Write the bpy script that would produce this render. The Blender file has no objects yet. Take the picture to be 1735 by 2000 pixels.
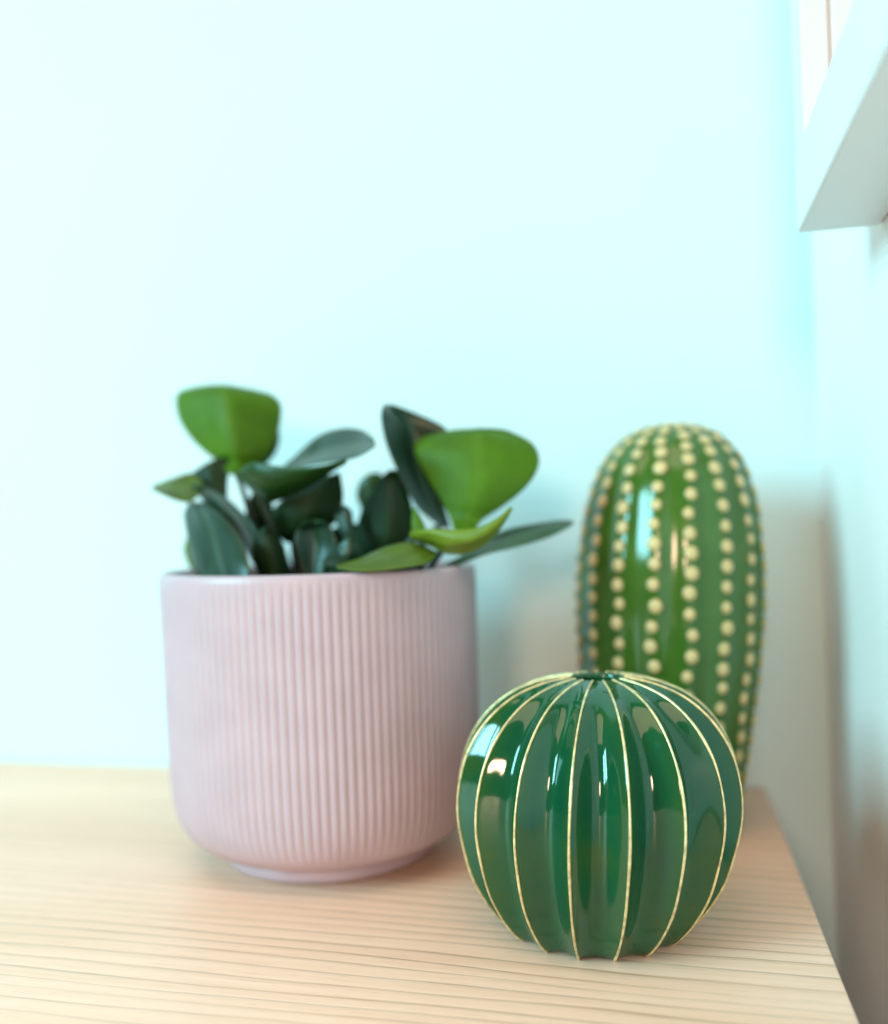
import bpy, bmesh, math, random
from mathutils import Vector, Matrix, Euler
from mathutils.noise import noise as pnoise

S = bpy.context.scene
C = S.collection
R = math.radians

# ---------------------------------------------------------------- camera
CAM_H = 0.137
yaw, pitch, roll = R(13.1), R(1.0), R(1.6)
fwd = Vector((-math.sin(yaw)*math.cos(pitch), math.cos(yaw)*math.cos(pitch), math.sin(pitch)))
rgt = Vector((math.cos(yaw), math.sin(yaw), 0))
upv = rgt.cross(fwd)
cr = rgt*math.cos(roll) - upv*math.sin(roll)
cu = rgt*math.sin(roll) + upv*math.cos(roll)
cd = bpy.data.cameras.new('camera')
cam = bpy.data.objects.new('camera', cd); C.objects.link(cam)
cam.matrix_world = Matrix(((cr.x, cu.x, -fwd.x, 0), (cr.y, cu.y, -fwd.y, 0), (cr.z, cu.z, -fwd.z, CAM_H), (0, 0, 0, 1)))
cd.sensor_fit = 'VERTICAL'; cd.sensor_height = 36; cd.lens = 32.4
cd.clip_start = 0.01; cd.clip_end = 60
cd.dof.use_dof = True; cd.dof.focus_distance = 0.285; cd.dof.aperture_fstop = 3.7
S.camera = cam

# ---------------------------------------------------------------- light
w = bpy.data.worlds.new('World'); S.world = w; w.use_nodes = True
bg = w.node_tree.nodes['Background']
bg.inputs[0].default_value = (1.0, 0.76, 0.57, 1); bg.inputs[1].default_value = 0.12

def area(name, loc, target, sx, sy, power, col):
    l = bpy.data.lights.new(name, 'AREA'); l.shape = 'RECTANGLE'; l.size = sx; l.size_y = sy
    l.energy = power; l.color = col
    o = bpy.data.objects.new(name, l); C.objects.link(o); o.location = loc
    o.rotation_euler = (Vector(target) - Vector(loc)).to_track_quat('-Z', 'Y').to_euler()
    return o
# a tall two-casement window behind the photographer's left shoulder
KEY = Vector((-1.38, -0.78, 0.80)); TGT = Vector((-0.06, 0.38, 0.10))
side = (TGT-KEY).cross(Vector((0, 0, 1))).normalized()
for s in (-1, 1):
    area('window_light', KEY + side*0.19*s, TGT + side*0.19*s, 0.27, 0.78, 20.5, (0.40, 0.97, 1.09))
# warm fill added behind the photographer to lift wall shadows, and the pale ceiling above
area('warm_fill', (-0.085, -1.45, 0.42), (-0.06, 0.45, 0.08), 0.30, 0.30, 11.5, (1.0, 0.65, 0.46))
area('ceiling_light', (-0.25, -0.45, 1.85), (-0.25, -0.40, 0.0), 1.7, 1.2, 19, (1.0, 0.76, 0.56))

bpy.data.lights['warm_fill'].shape = 'DISK'
S.view_settings.view_transform = 'Standard'; S.view_settings.look = 'None'
S.view_settings.gamma = 1; S.view_settings.exposure = 0; S.view_settings.use_curve_mapping = False
S.render.engine = 'CYCLES'
S.cycles.max_bounces = 10

# ---------------------------------------------------------------- materials
def mat(name):
    m = bpy.data.materials.new(name); m.use_nodes = True
    nt = m.node_tree; return m, nt, nt.nodes['Principled BSDF']
def N(nt, t, **kw):
    n = nt.nodes.new(t)
    for k, v in kw.items(): setattr(n, k, v)
    return n
def setin(n, **kw):
    for k, v in kw.items(): n.inputs[k.replace('_', ' ')].default_value = v
def ramp(nt, stops):
    r = N(nt, 'ShaderNodeValToRGB'); cr = r.color_ramp
    while len(cr.elements) < len(stops): cr.elements.new(0.5)
    for e, (p, c) in zip(cr.elements, stops):
        e.position = p; e.color = (*c, 1) if len(c) == 3 else c
    return r
def math_node(nt, op, a, b=None, c=None):
    n = N(nt, 'ShaderNodeMath', operation=op)
    for i, v in enumerate((a, b, c)):
        if v is None: continue
        if isinstance(v, (int, float)): n.inputs[i].default_value = v
        else: nt.links.new(v, n.inputs[i])
    return n.outputs[0]
def noise_tex(nt, vec, scale, detail=3, rough=0.5, mapscale=None):
    if mapscale is not None:
        mp = N(nt, 'ShaderNodeMapping'); mp.inputs['Scale'].default_value = mapscale
        nt.links.new(vec, mp.inputs[0]); vec = mp.outputs[0]
    n = N(nt, 'ShaderNodeTexNoise'); n.inputs['Scale'].default_value = scale
    n.inputs['Detail'].default_value = detail; n.inputs['Roughness'].default_value = rough
    nt.links.new(vec, n.inputs['Vector']); return n.outputs['Fac']
def coords(nt): return N(nt, 'ShaderNodeTexCoord').outputs['Object']
def bump(nt, bs, h, strength, dist):
    b = N(nt, 'ShaderNodeBump'); b.inputs['Strength'].default_value = strength; b.inputs['Distance'].default_value = dist
    nt.links.new(h, b.inputs['Height']); nt.links.new(b.outputs[0], bs.inputs['Normal'])
def mixc(nt, fac, a, b, blend='MIX'):
    m = N(nt, 'ShaderNodeMix', data_type='RGBA', blend_type=blend)
    for i, v in ((0, fac), (6, a), (7, b)):
        if isinstance(v, (int, float)): m.inputs[i].default_value = v
        elif isinstance(v, tuple): m.inputs[i].default_value = (*v, 1)
        else: nt.links.new(v, m.inputs[i])
    return m.outputs[2]

def simple(name, col, rough, var=0.06, scale=40, bumpd=0.0, spec=0.5, metal=0.0):
    m, nt, bs = mat(name); co = coords(nt)
    f = noise_tex(nt, co, scale, 4)
    r = ramp(nt, [(0.3, tuple(c*(1-var) for c in col)), (0.7, tuple(min(1, c*(1+var)) for c in col))])
    nt.links.new(f, r.inputs[0]); nt.links.new(r.outputs[0], bs.inputs['Base Color'])
    setin(bs, Roughness=rough, Metallic=metal); bs.inputs['Specular IOR Level'].default_value = spec
    if bumpd: bump(nt, bs, noise_tex(nt, co, scale*8, 3), 0.4, bumpd)
    return m

M = {}
M['wall'] = simple('aqua_white_wall_paint', (0.62, 0.81, 0.84), 0.6, 0.012, 6, 0.0006, 0.3)
M['wall_white'] = simple('white_wall_paint', (0.93, 0.86, 0.84), 0.6, 0.012, 6, 0.0006, 0.3)
M['trim'] = simple('white_trim_paint', (0.77, 0.74, 0.74), 0.35, 0.01, 9, 0.0, 0.4)
M['floor'] = simple('grey_floor', (0.30, 0.29, 0.27), 0.6, 0.08, 8)

def wood():
    m, nt, bs = mat('pale_ash_veneer'); co = coords(nt)
    sep = N(nt, 'ShaderNodeSeparateXYZ'); nt.links.new(co, sep.inputs[0])
    warp = noise_tex(nt, co, 1.0, 2, 0.5, (1.3, 9.0, 1))
    warp2 = noise_tex(nt, co, 1.0, 2, 0.5, (7.0, 60.0, 1))
    ph = math_node(nt, 'MULTIPLY', sep.outputs[1], 168.0)
    ph = math_node(nt, 'MULTIPLY_ADD', warp, 9.0, ph)
    ph = math_node(nt, 'MULTIPLY_ADD', warp2, 1.2, ph)
    fr = math_node(nt, 'FRACT', ph)
    line = ramp(nt, [(0.0, (0, 0, 0)), (0.62, (0.05,)*3), (0.84, (0.28,)*3), (0.91, (1, 1, 1)), (0.95, (0.85,)*3), (1.0, (0, 0, 0))])
    nt.links.new(fr, line.inputs[0])
    amp = noise_tex(nt, co, 1.0, 3, 0.6, (3.0, 45.0, 1))
    ampr = ramp(nt, [(0.34, (0.12,)*3), (0.66, (1, 1, 1))]); nt.links.new(amp, ampr.inputs[0])
    pores = noise_tex(nt, co, 1.0, 3, 0.7, (38.0, 1500.0, 1))
    pr = ramp(nt, [(0.44, (0.6,)*3), (0.66, (1.0,)*3)]); nt.links.new(pores, pr.inputs[0])
    k = math_node(nt, 'MULTIPLY', line.outputs[0], ampr.outputs[0])
    k = math_node(nt, 'MULTIPLY', k, pr.outputs[0])
    fib = noise_tex(nt, co, 1.0, 4, 0.65, (9.0, 420.0, 1))
    fr2 = ramp(nt, [(0.3, (0.90, 0.555, 0.40)), (0.7, (0.97, 0.64, 0.50))]); nt.links.new(fib, fr2.inputs[0])
    big = noise_tex(nt, co, 1.0, 2, 0.5, (2.0, 14.0, 1))
    bigr = ramp(nt, [(0.35, (0.90, 0.86, 0.80)), (0.65, (1, 1, 1))]); nt.links.new(big, bigr.inputs[0])
    col = mixc(nt, 1.0, fr2.outputs[0], bigr.outputs[0], 'MULTIPLY')
    k = math_node(nt, 'MULTIPLY', k, 1.0)
    col = mixc(nt, k, col, (0.29, 0.155, 0.085))
    nt.links.new(col, bs.inputs['Base Color'])
    dash = noise_tex(nt, co, 1.0, 2, 0.6, (70.0, 2400.0, 1))
    dr = ramp(nt, [(0.60, (0, 0, 0)), (0.70, (1, 1, 1))]); nt.links.new(dash, dr.inputs[0])
    col = mixc(nt, math_node(nt, 'MULTIPLY', dr.outputs[0], 0.32), col, (0.40, 0.24, 0.14))
    nt.links.new(col, bs.inputs['Base Color'])
    rr = ramp(nt, [(0.3, (0.34,)*3), (0.7, (0.46,)*3)]); nt.links.new(fib, rr.inputs[0])
    nt.links.new(rr.outputs[0], bs.inputs['Roughness']); bs.inputs['Specular IOR Level'].default_value = 0.45
    inv = math_node(nt, 'SUBTRACT', 1.0, k)
    bump(nt, bs, inv, 0.25, 0.0003)
    return m
M['wood'] = wood()

def pot_mat():
    m, nt, bs = mat('matte_pink_glaze'); co = coords(nt)
    f = noise_tex(nt, co, 60, 4); r = ramp(nt, [(0.3, (0.485, 0.355, 0.405)), (0.7, (0.53, 0.39, 0.445))])
    nt.links.new(f, r.inputs[0]); nt.links.new(r.outputs[0], bs.inputs['Base Color'])
    setin(bs, Roughness=0.42); bs.inputs['Specular IOR Level'].default_value = 0.5
    bs.inputs['Coat Weight'].default_value = 0.12; bs.inputs['Coat Roughness'].default_value = 0.3
    bump(nt, bs, noise_tex(nt, co, 900, 2), 0.12, 0.0002)
    return m
M['pot'] = pot_mat()

def glaze(name, dark, light, olive, scale, rough=0.07):
    m, nt, bs = mat(name); co = coords(nt)
    f = noise_tex(nt, co, scale, 4, 0.55)
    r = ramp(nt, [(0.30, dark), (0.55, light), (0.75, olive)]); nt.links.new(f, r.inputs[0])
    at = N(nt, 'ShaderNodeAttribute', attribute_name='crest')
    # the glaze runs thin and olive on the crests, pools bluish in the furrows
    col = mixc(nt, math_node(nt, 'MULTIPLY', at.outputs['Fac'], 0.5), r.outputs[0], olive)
    nt.links.new(col, bs.inputs['Base Color'])
    setin(bs, Roughness=rough); bs.inputs['Specular IOR Level'].default_value = 0.5
    bs.inputs['Coat Weight'].default_value = 0.1; bs.inputs['Coat Roughness'].default_value = 0.03
    bump(nt, bs, noise_tex(nt, co, 190, 2), 0.05, 0.0008)
    return m
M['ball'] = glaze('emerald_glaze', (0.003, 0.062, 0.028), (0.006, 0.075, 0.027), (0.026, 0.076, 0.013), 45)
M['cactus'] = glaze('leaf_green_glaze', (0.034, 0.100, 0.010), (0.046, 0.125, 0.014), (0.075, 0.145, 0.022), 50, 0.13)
M['gold'] = simple('pale_gold_line', (0.80, 0.62, 0.33), 0.36, 0.35, 420, 0.0, 0.5, 0.6)
def dot_mat():
    m, nt, bs = mat('cream_glaze_dot'); co = coords(nt)
    sp = N(nt, 'ShaderNodeSeparateXYZ'); nt.links.new(co, sp.inputs[0])
    inf = N(nt, 'ShaderNodeObjectInfo')
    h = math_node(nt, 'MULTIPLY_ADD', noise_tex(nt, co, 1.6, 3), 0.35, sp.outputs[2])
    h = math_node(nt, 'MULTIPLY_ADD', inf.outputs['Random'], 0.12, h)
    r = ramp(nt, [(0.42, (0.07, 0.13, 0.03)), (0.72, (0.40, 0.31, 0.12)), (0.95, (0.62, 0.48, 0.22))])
    nt.links.new(h, r.inputs[0]); nt.links.new(r.outputs[0], bs.inputs['Base Color'])
    setin(bs, Roughness=0.2); return m
M['dot'] = dot_mat()
M['dark'] = simple('dark_inside', (0.015, 0.03, 0.02), 0.5, 0.1)
M['soil'] = simple('potting_soil', (0.018, 0.014, 0.010), 0.95, 0.5, 240, 0.002)
M['liner'] = simple('black_plastic_liner', (0.012, 0.012, 0.013), 0.4, 0.1)
M['stem'] = simple('green_stem', (0.010, 0.022, 0.007), 0.5, 0.2, 60)

def leaf_mat(name, top, under, vein, trans, rough):
    m, nt, bs = mat(name); co = coords(nt)
    uv = N(nt, 'ShaderNodeUVMap'); sp = N(nt, 'ShaderNodeSeparateXYZ'); nt.links.new(uv.outputs[0], sp.inputs[0])
    d = math_node(nt, 'ABSOLUTE', math_node(nt, 'SUBTRACT', sp.outputs[0], 0.5))
    mid = ramp(nt, [(0.0, (1, 1, 1)), (0.035, (0.35,)*3), (0.07, (0, 0, 0))]); nt.links.new(d, mid.inputs[0])
    f = noise_tex(nt, co, 55, 4, 0.6)
    r = ramp(nt, [(0.3, tuple(c*0.72 for c in top)), (0.7, tuple(c*1.2 for c in top))]); nt.links.new(f, r.inputs[0])
    geo = N(nt, 'ShaderNodeAttribute', attribute_name='under')
    c1 = mixc(nt, math_node(nt, 'MULTIPLY', mid.outputs[0], 0.55), r.outputs[0], vein)
    edge = ramp(nt, [(0.455, (0, 0, 0)), (0.5, (1, 1, 1))]); nt.links.new(d, edge.inputs[0])
    c1 = mixc(nt, math_node(nt, 'MULTIPLY', edge.outputs[0], 0.5), c1, vein)
    vs = math_node(nt, 'SUBTRACT', math_node(nt, 'MULTIPLY', sp.outputs[1], 62.0), math_node(nt, 'MULTIPLY', d, 55.0))
    vr = ramp(nt, [(0.86, (0, 0, 0)), (0.98, (1, 1, 1))]); nt.links.new(math_node(nt, 'SINE', vs), vr.inputs[0])
    c1 = mixc(nt, math_node(nt, 'MULTIPLY', vr.outputs[0], 0.22), c1, vein)
    c2 = mixc(nt, geo.outputs['Fac'], c1, under)
    nt.links.new(c2, bs.inputs['Base Color'])
    setin(bs, Roughness=rough); bs.inputs['Specular IOR Level'].default_value = 0.3 if rough > 0.35 else 0.5
    tr = N(nt, 'ShaderNodeBsdfTranslucent'); nt.links.new(c2, tr.inputs[0])
    mx = N(nt, 'ShaderNodeMixShader'); mx.inputs[0].default_value = trans
    out = nt.nodes['Material Output']
    nt.links.new(bs.outputs[0], mx.inputs[1]); nt.links.new(tr.outputs[0], mx.inputs[2]); nt.links.new(mx.outputs[0], out.inputs[0])
    side = noise_tex(nt, co, 130, 2)
    bump(nt, bs, side, 0.15, 0.0012)
    return m
LM = {
 'young': leaf_mat('young_leaf', (0.075, 0.195, 0.003), (0.07, 0.18, 0.004), (0.11, 0.24, 0.01), 0.25, 0.55),
 'lime': leaf_mat('lime_leaf', (0.17, 0.26, 0.015), (0.17, 0.26, 0.02), (0.26, 0.34, 0.06), 0.25, 0.38),
 'olive': leaf_mat('olive_leaf', (0.085, 0.145, 0.012), (0.11, 0.16, 0.02), (0.18, 0.24, 0.05), 0.15, 0.36),
 'mid': leaf_mat('mid_green_leaf', (0.024, 0.085, 0.006), (0.05, 0.13, 0.015), (0.08, 0.18, 0.04), 0.12, 0.34),
 'teal': leaf_mat('dark_waxy_leaf', (0.007, 0.036, 0.016), (0.025, 0.085, 0.008), (0.03, 0.09, 0.035), 0.04, 0.34),
 'deep': leaf_mat('deep_green_leaf', (0.004, 0.024, 0.003), (0.007, 0.036, 0.003), (0.012, 0.045, 0.006), 0.04, 0.55),
 'deepmid': leaf_mat('long_green_leaf', (0.014, 0.055, 0.008), (0.025, 0.08, 0.006), (0.05, 0.11, 0.02), 0.06, 0.40),
}

# ---------------------------------------------------------------- mesh helpers
def link(name, bm, m, parent=None, smooth=True):
    me = bpy.data.meshes.new(name); bm.normal_update(); bm.to_mesh(me); bm.free()
    if m: me.materials.append(m)
    if smooth:
        for p in me.polygons: p.use_smooth = True
    o = bpy.data.objects.new(name, me); C.objects.link(o)
    if parent: o.parent = parent
    return o
def thing(name, label, cat, loc=(0, 0, 0), group=None):
    o = bpy.data.objects.new(name, None); C.objects.link(o); o.location = loc; o.empty_display_size = 0.02
    o['label'] = label; o['category'] = cat
    if group: o['group'] = group
    return o
def box(bm, x0, x1, y0, y1, z0, z1, bev=0.0):
    r = bmesh.ops.create_cube(bm, size=1)
    bmesh.ops.scale(bm, vec=(x1-x0, y1-y0, z1-z0), verts=r['verts'])
    bmesh.ops.translate(bm, vec=((x0+x1)/2, (y0+y1)/2, (z0+z1)/2), verts=r['verts'])
    if bev:
        es = list({e for v in r['verts'] for e in v.link_edges})
        bmesh.ops.bevel(bm, geom=es, offset=bev, segments=3, affect='EDGES', profile=0.5)
def boxobj(name, dims, m, parent=None, bev=0.0, kind=None):
    bm = bmesh.new(); box(bm, *dims, bev); o = link(name, bm, m, parent, False)
    if kind: o['kind'] = kind
    return o
def catmull(pts, n):
    out = []
    P = [pts[0]] + list(pts) + [pts[-1]]
    for i in range(1, len(P)-2):
        for k in range(n):
            t = k/n
            out.append(tuple(0.5*((2*b) + (-a+c)*t + (2*a-5*b+4*c-d)*t*t + (-a+3*b-3*c+d)*t**3)
                             for a, b, c, d in zip(P[i-1], P[i], P[i+1], P[i+2])))
    out.append(tuple(pts[-1])); return out
def surface_grid(rows, closed_u=True, cap0=False, cap1=False):
    """rows: list of rings (lists of Vector) -> bmesh"""
    bm = bmesh.new(); vs = [[bm.verts.new(p) for p in ring] for ring in rows]
    n = len(rows[0])
    for a, b in zip(vs, vs[1:]):
        for i in range(n if closed_u else n-1):
            j = (i+1) % n
            bm.faces.new((a[i], a[j], b[j], b[i]))
    if cap0: bm.faces.new(list(reversed(vs[0])))
    if cap1: bm.faces.new(vs[-1])
    return bm
def tube(path, rad, seg=8):
    rows = []; u = None
    for i, p in enumerate(path):
        a = path[max(i-1, 0)]; b = path[min(i+1, len(path)-1)]
        t = (b-a).normalized()
        if u is None: u = t.orthogonal()
        u = (u - t*u.dot(t)).normalized(); v = t.cross(u)
        r = rad[i] if isinstance(rad, list) else rad
        rows.append([p + (u*math.cos(2*math.pi*k/seg) + v*math.sin(2*math.pi*k/seg))*r for k in range(seg)])
    return surface_grid(rows, True, True, True)

# ---------------------------------------------------------------- the setting
YW, XR, ZF = 0.498, 0.080, -0.72
boxobj('floor', (-2.0, 0.35, -1.6, YW, ZF-0.05, ZF), M['floor'], kind='structure')
boxobj('wall_back', (-2.0, 0.35, YW, YW+0.10, ZF, 1.9), M['wall'], kind='structure')
# right wall: solid below the sill, the pier beyond the window, the lintel above
SY, SZ, ST = 0.3533, 0.2397, 0.028
boxobj('wall_right', (XR, XR+0.22, -1.6, YW, ZF, SZ+0.004), M['wall_white'], kind='structure')
boxobj('wall_right_pier', (XR, XR+0.22, SY+0.012, YW, SZ+0.004, 1.9), M['wall_white'], kind='structure')

win = thing('window', 'white painted window with a deep projecting sill in the right wall', 'window', (XR, SY, SZ))
def wpart(name, dims, m, bev=0.0):
    x0, x1, y0, y1, z0, z1 = dims
    return boxobj(name, (x0-XR, x1-XR, y0-SY, y1-SY, z0-SZ, z1-SZ), m, win, bev)
wpart('sill', (0.0518, XR-0.0005, -0.95, SY-0.001, SZ, SZ+ST), M['trim'], 0.0012)
wpart('casing', (0.0540, 0.0632, SY-0.010, SY+0.0115, SZ+ST+0.0005, 1.5), M['trim'], 0.0006)
wpart('casing', (0.0645, 0.0775, SY-0.0095, SY+0.0115, SZ+ST+0.0005, 1.5), M['trim'], 0.0006)
wpart('casing_back', (0.0545, 0.0790, SY-0.0086, SY+0.0110, SZ+ST+0.0007, 1.5), M['trim'])
wpart('jamb', (0.0795, 0.24, SY-0.006, SY+0.0115, SZ+ST+0.0005, 1.5), M['trim'], 0.0006)
wpart('frame', (0.242, 0.275, -0.95, SY-0.006, SZ+ST+0.0005, SZ+ST+0.06), M['trim'], 0.001)

# ---------------------------------------------------------------- table
tb = thing('wooden_table', 'pale ash wood table with fine brown grain lines, standing against the wall', 'table', (-0.55, 0.10, ZF))
TX0, TX1, TY0, TY1 = -1.15, 0.0487, -0.25, YW-0.0015
o = boxobj('tabletop', (TX0+0.55, TX1+0.55, TY0-0.10, TY1-0.10, -ZF-0.028, -ZF), M['wood'], tb, 0.0009)
for x in (TX0+0.03, TX1-0.07):
    for y in (TY0+0.03, TY1-0.07):
        boxobj('leg', (x+0.55, x+0.59, y-0.10, y-0.06, 0.0, -ZF-0.0282), M['wood'], tb, 0.001)

# ---------------------------------------------------------------- pot
PX, PY = -0.1432, 0.3815
POT = thing('plant_pot', 'round pale pink ceramic pot with fine vertical ribs', 'plant pot', (PX, PY, 0.0002))
RP, HP = 0.0680, 0.1212
def pot_prof():
    pts = [(0.0, 0.0), (0.0435, 0.0), (0.0448, 0.0006), (0.0454, 0.0024), (0.0450, 0.0050)]
    pts += catmull([(0.0438, 0.0060), (0.0518, 0.0078), (0.0592, 0.0128), (0.0638, 0.0205), (0.0659, 0.0310), (0.0666, 0.0450)], 6)
    for k in range(1, 15): pts.append((0.0666 + (RP-0.0666)*k/14, 0.045 + (HP-0.0035-0.045)*k/14))
    for k in range(1, 9):
        a = math.pi*k/8
        pts.append((RP-0.0022 + 0.0022*math.cos(a), HP-0.0022 + 0.0022*math.sin(a)))
    pts += [(RP-0.0046, 0.10), (RP-0.006, 0.05), (0.053, 0.012), (0.0, 0.010)]
    return pts
NR, SEG = 120, 10
rows = []
def sstep(a, b, x):
    t = max(0, min(1, (x-a)/(b-a))); return t*t*(3-2*t)
inside = False
for i, (r, z) in enumerate(pot_prof()):
    amp = 0.0
    if r > 0.0456 and i < 55 and not inside:
        amp = 0.00055*sstep(0.006, 0.030, z)*(1-sstep(HP-0.0050, HP-0.0032, z))
    if z > HP-0.003: inside = True
    ring = []
    for k in range(NR*SEG):
        th = 2*math.pi*k/(NR*SEG)
        rr = max(r, 1e-5) - amp*(1-abs(math.sin(NR*th/2))**0.9)
        ring.append(Vector((rr*math.cos(th) - 0.016*z, rr*math.sin(th), z)))
    rows.append(ring)
link('pot_body', surface_grid(rows), M['pot'], POT)

# ---------------------------------------------------------------- potted plant
PL = thing('potted_plant', 'leafy green plant with thick rounded waxy leaves growing in the pink pot', 'plant', (PX, PY, 0.0925))
bm = bmesh.new(); rings = []
for r in (0.0, 0.02, 0.04, 0.053, 0.0580):
    rings.append([Vector(((max(r, 1e-4))*math.cos(t) - 0.0016, max(r, 1e-4)*math.sin(t), 0.002*pnoise(Vector((r*90*math.cos(t), r*90*math.sin(t), 3))))) for t in [2*math.pi*k/64 for k in range(64)]])
bm.free(); link('soil', surface_grid(rings), M['soil'], PL)
rows = []
for r, z in ((0.0578, -0.050), (0.0594, 0.0145), (0.0606, 0.0155), (0.0608, 0.0140), (0.0588, -0.050)):
    rows.append([Vector((r*math.cos(2*math.pi*k/96) - 0.0017, r*math.sin(2*math.pi*k/96), z)) for k in range(96)])
link('liner', surface_grid(rows), M['liner'], PL)

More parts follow.
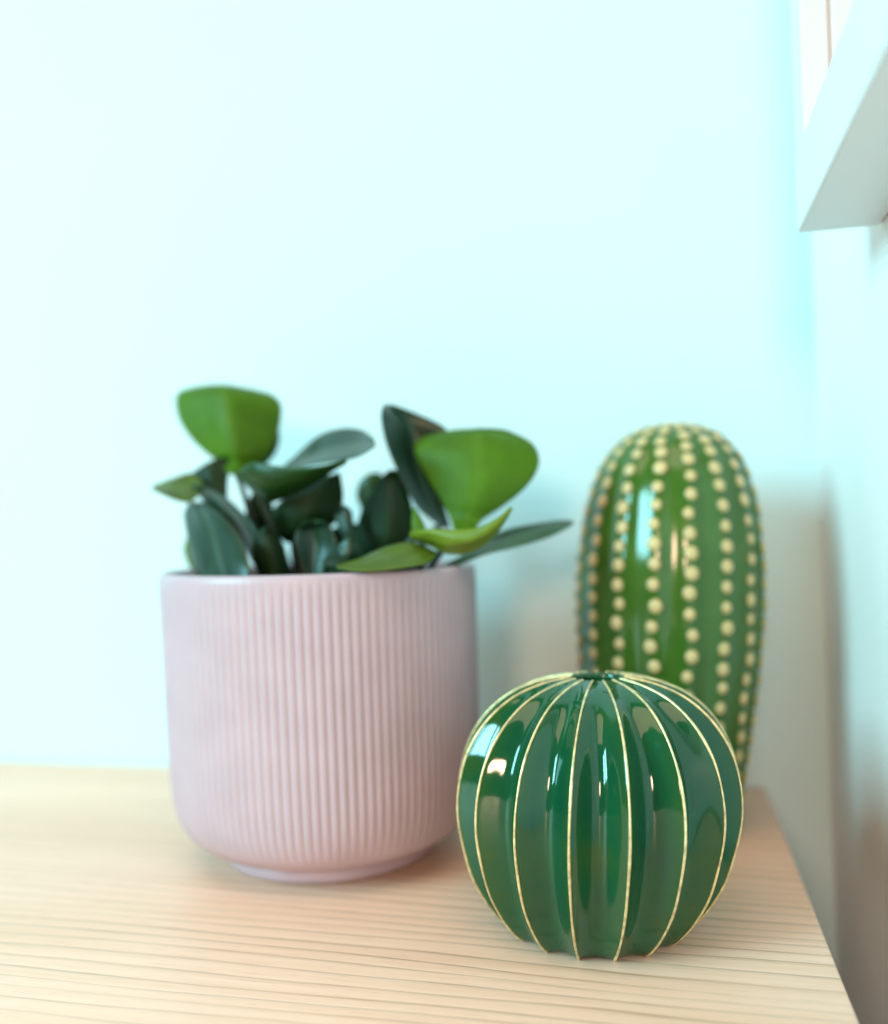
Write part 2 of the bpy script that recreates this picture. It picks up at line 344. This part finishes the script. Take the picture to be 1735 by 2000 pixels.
LEAVES = [
    ('young', 0.014, 0.001, 0.002,
     [(-0.1879, 0.3828, 0.1642), (-0.199, 0.3965, 0.1702), (-0.2076, 0.399, 0.1756), (-0.2167, 0.4015, 0.1836), (-0.2238, 0.404, 0.1935), (-0.2267, 0.4065, 0.2031), (-0.2251, 0.409, 0.2076), (-0.2164, 0.4115, 0.209), (-0.2038, 0.4028, 0.2037)],
     [(-0.1824, 0.3834, 0.1637), (-0.1833, 0.3985, 0.1673), (-0.1782, 0.401, 0.1727), (-0.1741, 0.4035, 0.1806), (-0.1724, 0.406, 0.1897), (-0.1734, 0.4085, 0.1983), (-0.1805, 0.411, 0.2039), (-0.1937, 0.4135, 0.2068), (-0.198, 0.4034, 0.2034)]),
    ('mid', 0.002, 0, 0,
     [(-0.1932, 0.42, 0.1689), (-0.1918, 0.4233, 0.1774), (-0.191, 0.4267, 0.1854), (-0.1874, 0.43, 0.1914)],
     [(-0.1891, 0.42, 0.1683), (-0.1831, 0.4233, 0.1757), (-0.1819, 0.4267, 0.1836), (-0.1839, 0.43, 0.1908)]),
    ('olive', -0.002, 0.001, 0.002,
     [(-0.2005, 0.3816, 0.1605), (-0.2091, 0.387, 0.1649), (-0.2147, 0.384, 0.1638), (-0.2202, 0.381, 0.1617), (-0.2192, 0.3696, 0.1587)],
     [(-0.1977, 0.3762, 0.1567), (-0.1993, 0.369, 0.1518), (-0.2046, 0.366, 0.1521), (-0.2096, 0.363, 0.1545), (-0.2156, 0.3642, 0.1577)]),
    ('deep', 0.003, 0, 0,
     [(-0.1928, 0.385, 0.1521), (-0.2017, 0.3868, 0.1566), (-0.2086, 0.3885, 0.1605), (-0.2108, 0.3902, 0.1652), (-0.2041, 0.392, 0.1703)],
     [(-0.1908, 0.3862, 0.1521), (-0.1929, 0.3908, 0.1594), (-0.1929, 0.3925, 0.1661), (-0.1937, 0.3942, 0.1711), (-0.195, 0.3932, 0.1734)]),
    ('teal', -0.003, 0.005, 0.004,
     [(-0.1744, 0.3428, 0.1095), (-0.1934, 0.3608, 0.1204), (-0.1993, 0.3676, 0.1304), (-0.2048, 0.3744, 0.1407), (-0.2091, 0.3812, 0.1473), (-0.2048, 0.3768, 0.1519)],
     [(-0.1613, 0.3368, 0.1099), (-0.1593, 0.3408, 0.1215), (-0.1646, 0.3476, 0.1297), (-0.1716, 0.3544, 0.1375), (-0.181, 0.3612, 0.1448), (-0.1935, 0.3708, 0.1514)]),
    ('teal', -0.003, 0.001, 0.003,
     [(-0.1696, 0.365, 0.1242), (-0.1801, 0.3744, 0.1337), (-0.1893, 0.3768, 0.1435), (-0.1979, 0.3792, 0.1502), (-0.2038, 0.3816, 0.1552), (-0.2041, 0.377, 0.1593)],
     [(-0.1635, 0.3608, 0.126), (-0.1646, 0.3604, 0.1342), (-0.1691, 0.3628, 0.142), (-0.1772, 0.3652, 0.1498), (-0.1868, 0.3676, 0.1558), (-0.1984, 0.3728, 0.1596)]),
    ('olive', 0.001, 0, 0,
     [(-0.2149, 0.398, 0.1175), (-0.2185, 0.3987, 0.1247), (-0.2208, 0.3993, 0.1309), (-0.2192, 0.4, 0.1363)],
     [(-0.2118, 0.398, 0.1175), (-0.2136, 0.3987, 0.1246), (-0.2151, 0.3993, 0.1307), (-0.2167, 0.4, 0.1362)]),
    ('teal', -0.003, -0.003, 0.004,
     [(-0.1677, 0.3892, 0.1645), (-0.1662, 0.401, 0.1703), (-0.1556, 0.396, 0.177), (-0.1449, 0.391, 0.1812), (-0.1333, 0.386, 0.1821), (-0.1237, 0.381, 0.1799), (-0.1121, 0.3592, 0.1742)],
     [(-0.1623, 0.3796, 0.1631), (-0.1512, 0.369, 0.1644), (-0.1398, 0.364, 0.1647), (-0.1288, 0.359, 0.165), (-0.1192, 0.354, 0.166), (-0.1118, 0.349, 0.1682), (-0.1085, 0.3496, 0.1705)]),
    ('deepmid', 0.002, 0.004, 0.002,
     [(-0.1729, 0.3602, 0.1632), (-0.1632, 0.3536, 0.1661), (-0.153, 0.3512, 0.1643), (-0.1407, 0.3488, 0.1632), (-0.1287, 0.3464, 0.1634), (-0.1199, 0.3482, 0.1652)],
     [(-0.1744, 0.365, 0.1609), (-0.1721, 0.3696, 0.1553), (-0.1627, 0.3672, 0.1499), (-0.1498, 0.3648, 0.1531), (-0.1369, 0.3624, 0.1584), (-0.1227, 0.353, 0.1639)]),
    ('deep', 0.003, 0.004, 0,
     [(-0.16, 0.378, 0.1326), (-0.1645, 0.3765, 0.1389), (-0.1649, 0.375, 0.1447), (-0.1588, 0.3735, 0.1513), (-0.1431, 0.372, 0.1585)],
     [(-0.1563, 0.3792, 0.1325), (-0.1419, 0.3805, 0.1373), (-0.1347, 0.379, 0.1438), (-0.1323, 0.3775, 0.1521), (-0.1319, 0.3732, 0.162)]),
    ('teal', -0.009, -0.002, 0.004,
     [(-0.089, 0.385, 0.1368), (-0.0984, 0.3763, 0.1449), (-0.1061, 0.3747, 0.159), (-0.111, 0.373, 0.1719), (-0.1125, 0.3713, 0.1819), (-0.1117, 0.3697, 0.1871), (-0.1118, 0.375, 0.1904)],
     [(-0.0886, 0.391, 0.1374), (-0.0928, 0.3963, 0.1501), (-0.0934, 0.3947, 0.1638), (-0.0915, 0.393, 0.1739), (-0.0898, 0.3913, 0.1798), (-0.1003, 0.3897, 0.1866), (-0.1095, 0.381, 0.1906)]),
    ('young', 0.006, 0.002, 0.003,
     [(-0.0802, 0.363, 0.135), (-0.0841, 0.3722, 0.1406), (-0.0885, 0.3745, 0.1486), (-0.0947, 0.3768, 0.1579), (-0.0996, 0.379, 0.1663), (-0.1012, 0.3812, 0.1723), (-0.0982, 0.3835, 0.1762), (-0.0897, 0.3858, 0.1782), (-0.0768, 0.381, 0.1781)],
     [(-0.0727, 0.363, 0.1348), (-0.071, 0.3722, 0.1397), (-0.0633, 0.3745, 0.1448), (-0.0548, 0.3768, 0.1515), (-0.0497, 0.379, 0.1581), (-0.0482, 0.3812, 0.1649), (-0.0516, 0.3835, 0.1719), (-0.0604, 0.3858, 0.1769), (-0.069, 0.381, 0.178)]),
    ('deep', 0.004, 0.004, 0,
     [(-0.1174, 0.3792, 0.1171), (-0.1295, 0.38, 0.1302), (-0.1263, 0.378, 0.1405), (-0.1215, 0.376, 0.1502), (-0.1152, 0.374, 0.1578), (-0.1095, 0.3692, 0.1613)],
     [(-0.1128, 0.3792, 0.117), (-0.102, 0.38, 0.1295), (-0.101, 0.378, 0.1398), (-0.102, 0.376, 0.1497), (-0.1046, 0.374, 0.1574), (-0.1055, 0.3692, 0.1614)]),
    ('mid', 0.001, 0, 0,
     [(-0.138, 0.42, 0.1467), (-0.1406, 0.4207, 0.1534), (-0.1396, 0.4213, 0.1599), (-0.1347, 0.422, 0.1642)],
     [(-0.134, 0.42, 0.149), (-0.1297, 0.4207, 0.1542), (-0.1271, 0.4213, 0.1606), (-0.129, 0.422, 0.1644)]),
    ('lime', 0.003, 0.003, 0.003,
     [(-0.0947, 0.3468, 0.1358), (-0.0857, 0.342, 0.1369), (-0.0771, 0.34, 0.136), (-0.0677, 0.338, 0.1363), (-0.0592, 0.336, 0.1398), (-0.0531, 0.3368, 0.1441)],
     [(-0.0951, 0.3498, 0.1327), (-0.0886, 0.352, 0.1301), (-0.0807, 0.35, 0.1269), (-0.0707, 0.348, 0.1279), (-0.0611, 0.346, 0.1344), (-0.0532, 0.3398, 0.1435)]),
    ('young', 0.001, 0, 0,
     [(-0.0933, 0.347, 0.1327), (-0.0942, 0.3485, 0.1393), (-0.094, 0.35, 0.1454)],
     [(-0.0881, 0.347, 0.1341), (-0.0891, 0.3485, 0.1385), (-0.0931, 0.35, 0.1454)]),
    ('olive', -0.002, 0.002, 0.003,
     [(-0.0843, 0.348, 0.1276), (-0.0904, 0.3516, 0.1301), (-0.0953, 0.3482, 0.1313), (-0.1043, 0.3448, 0.13), (-0.1139, 0.3414, 0.1265), (-0.1193, 0.331, 0.1236)],
     [(-0.0832, 0.3432, 0.1264), (-0.0855, 0.3356, 0.1238), (-0.0916, 0.3322, 0.1225), (-0.1007, 0.3288, 0.1219), (-0.1092, 0.3254, 0.1223), (-0.1173, 0.3262, 0.1232)]),
    ('deepmid', -0.002, 0.001, 0.004,
     [(-0.0825, 0.3696, 0.1233), (-0.0748, 0.384, 0.1305), (-0.0654, 0.39, 0.1348), (-0.0552, 0.396, 0.1374), (-0.0444, 0.402, 0.1393), (-0.0361, 0.3996, 0.1384)],
     [(-0.0803, 0.3642, 0.1218), (-0.0702, 0.366, 0.1257), (-0.0583, 0.372, 0.1278), (-0.0478, 0.378, 0.131), (-0.0393, 0.384, 0.1348), (-0.0354, 0.3942, 0.1375)]),
    ('teal', -0.003, -0.003, 0.003,
     [(-0.1393, 0.3532, 0.1147), (-0.1424, 0.3555, 0.1229), (-0.1452, 0.355, 0.1325), (-0.1439, 0.3545, 0.1386), (-0.138, 0.3512, 0.1415)],
     [(-0.1337, 0.3532, 0.1146), (-0.1329, 0.3555, 0.1238), (-0.1281, 0.355, 0.1311), (-0.1304, 0.3545, 0.1388), (-0.132, 0.3512, 0.1413)]),
    ('teal', -0.001, 0, 0,
     [(-0.118, 0.3484, 0.1232), (-0.1249, 0.349, 0.1285), (-0.1278, 0.3384, 0.1254)],
     [(-0.1164, 0.346, 0.1218), (-0.119, 0.341, 0.1223), (-0.1261, 0.336, 0.1239)]),
    ('teal', 0.001, 0, 0,
     [(-0.1267, 0.3632, 0.1321), (-0.1314, 0.3673, 0.1385), (-0.1329, 0.3687, 0.144), (-0.1297, 0.3672, 0.1476)],
     [(-0.1219, 0.3632, 0.132), (-0.1243, 0.3673, 0.1383), (-0.1257, 0.3687, 0.1449), (-0.1277, 0.3672, 0.1475)]),
    ('deep', 0.002, 0, 0,
     [(-0.1838, 0.405, 0.1129), (-0.1872, 0.404, 0.1238), (-0.185, 0.403, 0.1324), (-0.1792, 0.402, 0.1347)],
     [(-0.1713, 0.405, 0.1128), (-0.1711, 0.404, 0.126), (-0.1732, 0.403, 0.1334), (-0.176, 0.402, 0.1347)]),
    ('deep', 0.003, 0, 0,
     [(-0.142, 0.405, 0.1064), (-0.1598, 0.4025, 0.1176), (-0.1579, 0.4, 0.1273), (-0.1485, 0.3975, 0.1367), (-0.1375, 0.395, 0.1399)],
     [(-0.1294, 0.405, 0.1063), (-0.1087, 0.4025, 0.1174), (-0.1075, 0.4, 0.1272), (-0.1104, 0.3975, 0.1357), (-0.118, 0.395, 0.1394)]),
    ('deep', 0.002, 0, 0,
     [(-0.1781, 0.392, 0.1315), (-0.1834, 0.3897, 0.14), (-0.1825, 0.3873, 0.1483), (-0.178, 0.385, 0.1557)],
     [(-0.1717, 0.392, 0.132), (-0.1698, 0.3897, 0.1397), (-0.169, 0.3873, 0.1478), (-0.1705, 0.385, 0.156)]),
    ('deep', 0.002, 0, 0,
     [(-0.181, 0.412, 0.1087), (-0.1802, 0.4107, 0.1175), (-0.1781, 0.4093, 0.1262), (-0.1754, 0.408, 0.1305)],
     [(-0.1704, 0.412, 0.1086), (-0.1709, 0.4107, 0.1186), (-0.1717, 0.4093, 0.126), (-0.1734, 0.408, 0.1304)]),
    ('deep', 0.002, 0.002, 0,
     [(-0.1605, 0.36, 0.1134), (-0.1654, 0.359, 0.1228), (-0.1664, 0.358, 0.131), (-0.1638, 0.357, 0.1366), (-0.1598, 0.356, 0.1393)],
     [(-0.1527, 0.3609, 0.1132), (-0.1523, 0.362, 0.1235), (-0.1532, 0.361, 0.1315), (-0.1564, 0.36, 0.137), (-0.1575, 0.3569, 0.1393)]),
    ('teal', 0.002, 0.003, 0,
     [(-0.1277, 0.352, 0.1136), (-0.1299, 0.351, 0.121), (-0.1286, 0.35, 0.1273), (-0.1245, 0.349, 0.1319), (-0.1208, 0.348, 0.1344)],
     [(-0.1203, 0.3529, 0.1134), (-0.1183, 0.354, 0.1212), (-0.1164, 0.353, 0.1279), (-0.1178, 0.352, 0.1327), (-0.1189, 0.3489, 0.1343)]),
]
rng = random.Random(4)
def leaf(tone, fold, cup, arch, left, right, idx):
    """a leaf blade lofted between its two margins, base to tip, with real thickness and a creased midrib"""
    org = Vector((PX, PY, 0.0925))
    LR = [Vector(p)-org for p in catmull(left, 7)]; RR = [Vector(p)-org for p in catmull(right, 7)]
    NU, NV = len(LR)-1, 20
    bm = bmesh.new(); uvl = bm.loops.layers.uv.new('UVMap'); lay = bm.verts.layers.float.new('under')
    mids = [(a+b)/2 for a, b in zip(LR, RR)]
    pos, nor = [], []; face_dir = Vector((0.36, -0.93, 0.05))     # blades bow towards the room
    wmax = max((a-b).length for a, b in zip(LR, RR))
    for i in range(NU+1):
        a, b = LR[i], RR[i]; u = i/NU
        t = (mids[min(i+1, NU)] - mids[max(i-1, 0)]).normalized()
        n = (b-a).cross(t)
        n = n.normalized() if n.length > 1e-9 else Vector((0, -1, 0))
        if n.y > 0: n = -n
        wf = min(1.0, (a-b).length/wmax)
        row = []
        for j in range(NV+1):
            v = -1 + 2*j/NV
            x = a.lerp(b, (v+1)/2)
            x = x + face_dir*(fold*wf*(1-math.sqrt(v*v+0.012))) + n*0.0011*wf*pnoise(Vector((u*2.6+idx*7.3, v*1.5, idx)))
            x = x + face_dir*(cup*wf*(1-v*v) + arch*4*u*(1-u))
            row.append(x)
        pos.append(row); nor.append(n)
    top, bot = [], []
    for i in range(NU+1):
        ra, rb = [], []
        for j in range(NV+1):
            v = -1 + 2*j/NV; th = 0.0010*(0.3+0.7*math.sqrt(max(0, 1-v*v)))
            gr = -0.0003*math.exp(-(v/0.07)**2)
            ra.append(bm.verts.new(pos[i][j] + nor[i]*(th/2+gr))); rb.append(bm.verts.new(pos[i][j] - nor[i]*(th/2-gr)))
        top.append(ra); bot.append(rb)
    for r in bot:
        for v_ in r: v_[lay] = 1.0
    def face(vs, uvs):
        f = bm.faces.new(vs)
        for l, c in zip(f.loops, uvs): l[uvl].uv = c
    for i in range(NU):
        for j in range(NV):
            uvs = [(j/NV, i/NU), ((j+1)/NV, i/NU), ((j+1)/NV, (i+1)/NU), (j/NV, (i+1)/NU)]
            face((top[i][j], top[i][j+1], top[i+1][j+1], top[i+1][j]), uvs)
            face((bot[i+1][j], bot[i+1][j+1], bot[i][j+1], bot[i][j]), [uvs[3], uvs[2], uvs[1], uvs[0]])
        for j in (0, NV):
            face((top[i][j], top[i+1][j], bot[i+1][j], bot[i][j]), [(j/NV, i/NU)]*4)
    for i in (0, NU):
        for j in range(NV):
            face((top[i][j+1], top[i][j], bot[i][j], bot[i][j+1]), [(j/NV, i/NU)]*4)
    bmesh.ops.recalc_face_normals(bm, faces=bm.faces)
    link('leaf', bm, LM[tone], PL)
    # petiole from the soil to the leaf base
    b = mids[0]; t = (mids[3]-mids[0]).normalized()
    root = Vector((b.x*0.45 + rng.uniform(-.008, .008), b.y*0.45 + rng.uniform(-.008, .008), -0.002))
    path = []
    for k in range(13):
        f = k/12; c = Vector((root.x*0.6+b.x*0.4, root.y*0.6+b.y*0.4, b.z*0.75))
        path.append(root*(1-f)**2 + c*2*f*(1-f) + (b + t*0.003)*f*f)
    link('stem', tube(path, [0.0021-0.0009*k/12 for k in range(13)], 10), M['stem'], PL)
for i, L in enumerate(LEAVES): leaf(*L, i)

# ---------------------------------------------------------------- round ribbed cactus ornament
BX, BY = -0.0258, 0.3235
BALL = thing('round_cactus_ornament', 'glossy dark green ceramic ball cactus with ribs edged in gold lines', 'ornament', (BX, BY, 0.0002))
BP = catmull([(0.0305, 0.0000), (0.0335, 0.0022), (0.0388, 0.0085), (0.0443, 0.0180), (0.0478, 0.0290), (0.0498, 0.0400), (0.0492, 0.0510),
              (0.0458, 0.0620), (0.0392, 0.0715), (0.0305, 0.0783), (0.0205, 0.0822), (0.0118, 0.0838), (0.0098, 0.0840)], 8)
NB, SB = 17, 36
PH = R(4.9) + math.pi/17
SHEAR = 0.040
def ball_pt(r, z, a, depth=1.0):
    """a: angle from -Y towards +X; crests at PH + k*360/17 degrees"""
    ph = (a-PH)*NB/2
    rel = min(1.0, r/0.035)
    dep = 0.15*depth*(0.55+0.45*rel)*(0.50+0.50*sstep(0.0, 0.018, z))
    rr = 0.974*r*(1 - dep*abs(math.sin(ph))**1.12)
    return Vector((rr*math.sin(a) + SHEAR*z, -rr*math.cos(a), z))
rows, cre = [], []
inner = [(0.0086, 0.0836), (0.0084, 0.0815), (0.0110, 0.0790), (0.020, 0.074), (0.030, 0.060), (0.034, 0.04), (0.028, 0.012), (0.0001, 0.008)]
prof = [(0.0001, 0.0008), (0.027, 0.0008), (0.0292, 0.0)] + BP + inner
for i, (r, z) in enumerate(prof):
    dp = 1.0 if 2 <= i < 3+len(BP) else (0.5 if i == 3+len(BP) else 0.0)
    rows.append([ball_pt(r, z, 2*math.pi*k/(NB*SB), dp) for k in range(NB*SB)])
bm = surface_grid(rows)
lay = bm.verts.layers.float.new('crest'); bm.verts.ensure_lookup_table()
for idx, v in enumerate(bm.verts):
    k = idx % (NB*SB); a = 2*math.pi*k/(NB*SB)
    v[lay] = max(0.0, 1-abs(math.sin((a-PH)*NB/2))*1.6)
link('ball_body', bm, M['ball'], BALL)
for k in range(NB):
    a = PH + k*2*math.pi/NB
    path = [ball_pt(r-0.00015, z, a + 0.0028*pnoise(Vector((j*0.05, k*5.7, 1)))) for j, (r, z) in enumerate(BP)]
    rr = random.Random(k)
    rad = [0.00045 + 0.00018*pnoise(Vector((j*0.09, k*3.1, 0))) for j in range(len(path))]
    link('gold_line', tube(path, rad, 8), M['gold'], BALL)

# ---------------------------------------------------------------- tall dotted cactus ornament
KX, KY = -0.0012, 0.4358
CAC = thing('tall_cactus_ornament', 'tall rounded green ceramic cactus covered in rows of raised cream dots', 'ornament', (KX, KY, 0.0002))
KP = catmull([(0.0325, 0.0), (0.0338, 0.0030), (0.0368, 0.0250), (0.0408, 0.0560), (0.0435, 0.0850), (0.0441, 0.1050), (0.0430, 0.1250),
              (0.0398, 0.1450), (0.0335, 0.1625), (0.0235, 0.1745), (0.0120, 0.1798), (0.0001, 0.1812)], 10)
NK = 17; KPH = R(-9.5); KSH = 0.045
def kpt(r, z, a, dep=1.0):
    c = math.cos((a-KPH)*NK)
    rr = 0.935*r*(1 + 0.014*dep*c)
    return Vector((rr*math.sin(a) + KSH*z, -rr*math.cos(a), z))
rows = [[kpt(1e-4, 0.0008, 2*math.pi*k/(NK*16)) for k in range(NK*16)]]
for r, z in KP: rows.append([kpt(r, z, 2*math.pi*k/(NK*16)) for k in range(NK*16)])
bm = surface_grid(rows)
lay = bm.verts.layers.float.new('crest')
for idx, v in enumerate(bm.verts):
    a = 2*math.pi*(idx % (NK*16))/(NK*16); v[lay] = 0.5*max(0.0, -math.cos((a-KPH)*NK))
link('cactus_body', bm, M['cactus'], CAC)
# arc-length table down the meridian
arc = [0.0]
for (r0, z0), (r1, z1) in zip(KP, KP[1:]): arc.append(arc[-1] + math.hypot(r1-r0, z1-z0))
def on_arc(sv):
    for i in range(len(arc)-1):
        if arc[i+1] >= sv:
            f = (sv-arc[i])/max(1e-9, arc[i+1]-arc[i])
            return (KP[i][0]+(KP[i+1][0]-KP[i][0])*f, KP[i][1]+(KP[i+1][1]-KP[i][1])*f)
    return KP[-1]
bm = bmesh.new(); bmesh.ops.create_icosphere(bm, subdivisions=3, radius=1.0)
dot_me = bpy.data.meshes.new('raised_dot'); bm.to_mesh(dot_me); bm.free(); dot_me.materials.append(M['dot'])
for p in dot_me.polygons: p.use_smooth = True
rd = random.Random(11); tot = arc[-1]; dots = []
for k in range(NK):
    a = KPH + k*2*math.pi/NK; sv = tot - 0.007 - rd.uniform(0, 0.002) - (0.004 if k % 2 else 0.0)
    while sv > 0.004:
        r, z = on_arc(sv)
        aa = a + rd.uniform(-0.025, 0.025)
        p = kpt(r, z, aa); p2 = kpt(*on_arc(min(tot, sv+0.002)), aa)
        tz = (p2-p).normalized(); tx = Vector((math.cos(aa), math.sin(aa), 0)); nn = tx.cross(tz).normalized()
        if nn.dot(Vector((math.sin(aa), -math.cos(aa), 0.3))) < 0: nn = -nn
        tx = tz.cross(nn).normalized()
        sc = (0.00298 + rd.uniform(-0.00035, 0.0003))*(0.72 + 0.28*min(1.0, r/0.03))
        m3 = Matrix((tx, tz, nn)).transposed()
        mx = Matrix.Translation(p - nn*0.0002) @ m3.to_4x4() @ Matrix.Diagonal((sc, sc*1.05, sc*0.55, 1))
        dots.append((math.cos(aa) + (0.6 if z > 0.165 else 0.0), mx))
        sv -= (0.0084 if r > 0.03 else 0.0070) + rd.uniform(-0.0005, 0.0006)
dots.sort(key=lambda q: -q[0])
for _, mx in dots[:300]:
    d = bpy.data.objects.new('raised_dot', dot_me); C.objects.link(d); d.parent = CAC; d.matrix_local = mx
if len(dots) > 300:                                  # the far side, past the first 300
    bm = bmesh.new()
    for _, mx in dots[300:]: bmesh.ops.create_icosphere(bm, subdivisions=2, radius=1.0, matrix=mx)
    o = link('raised_dots', bm, M['dot'], CAC); o['kind'] = 'stuff'
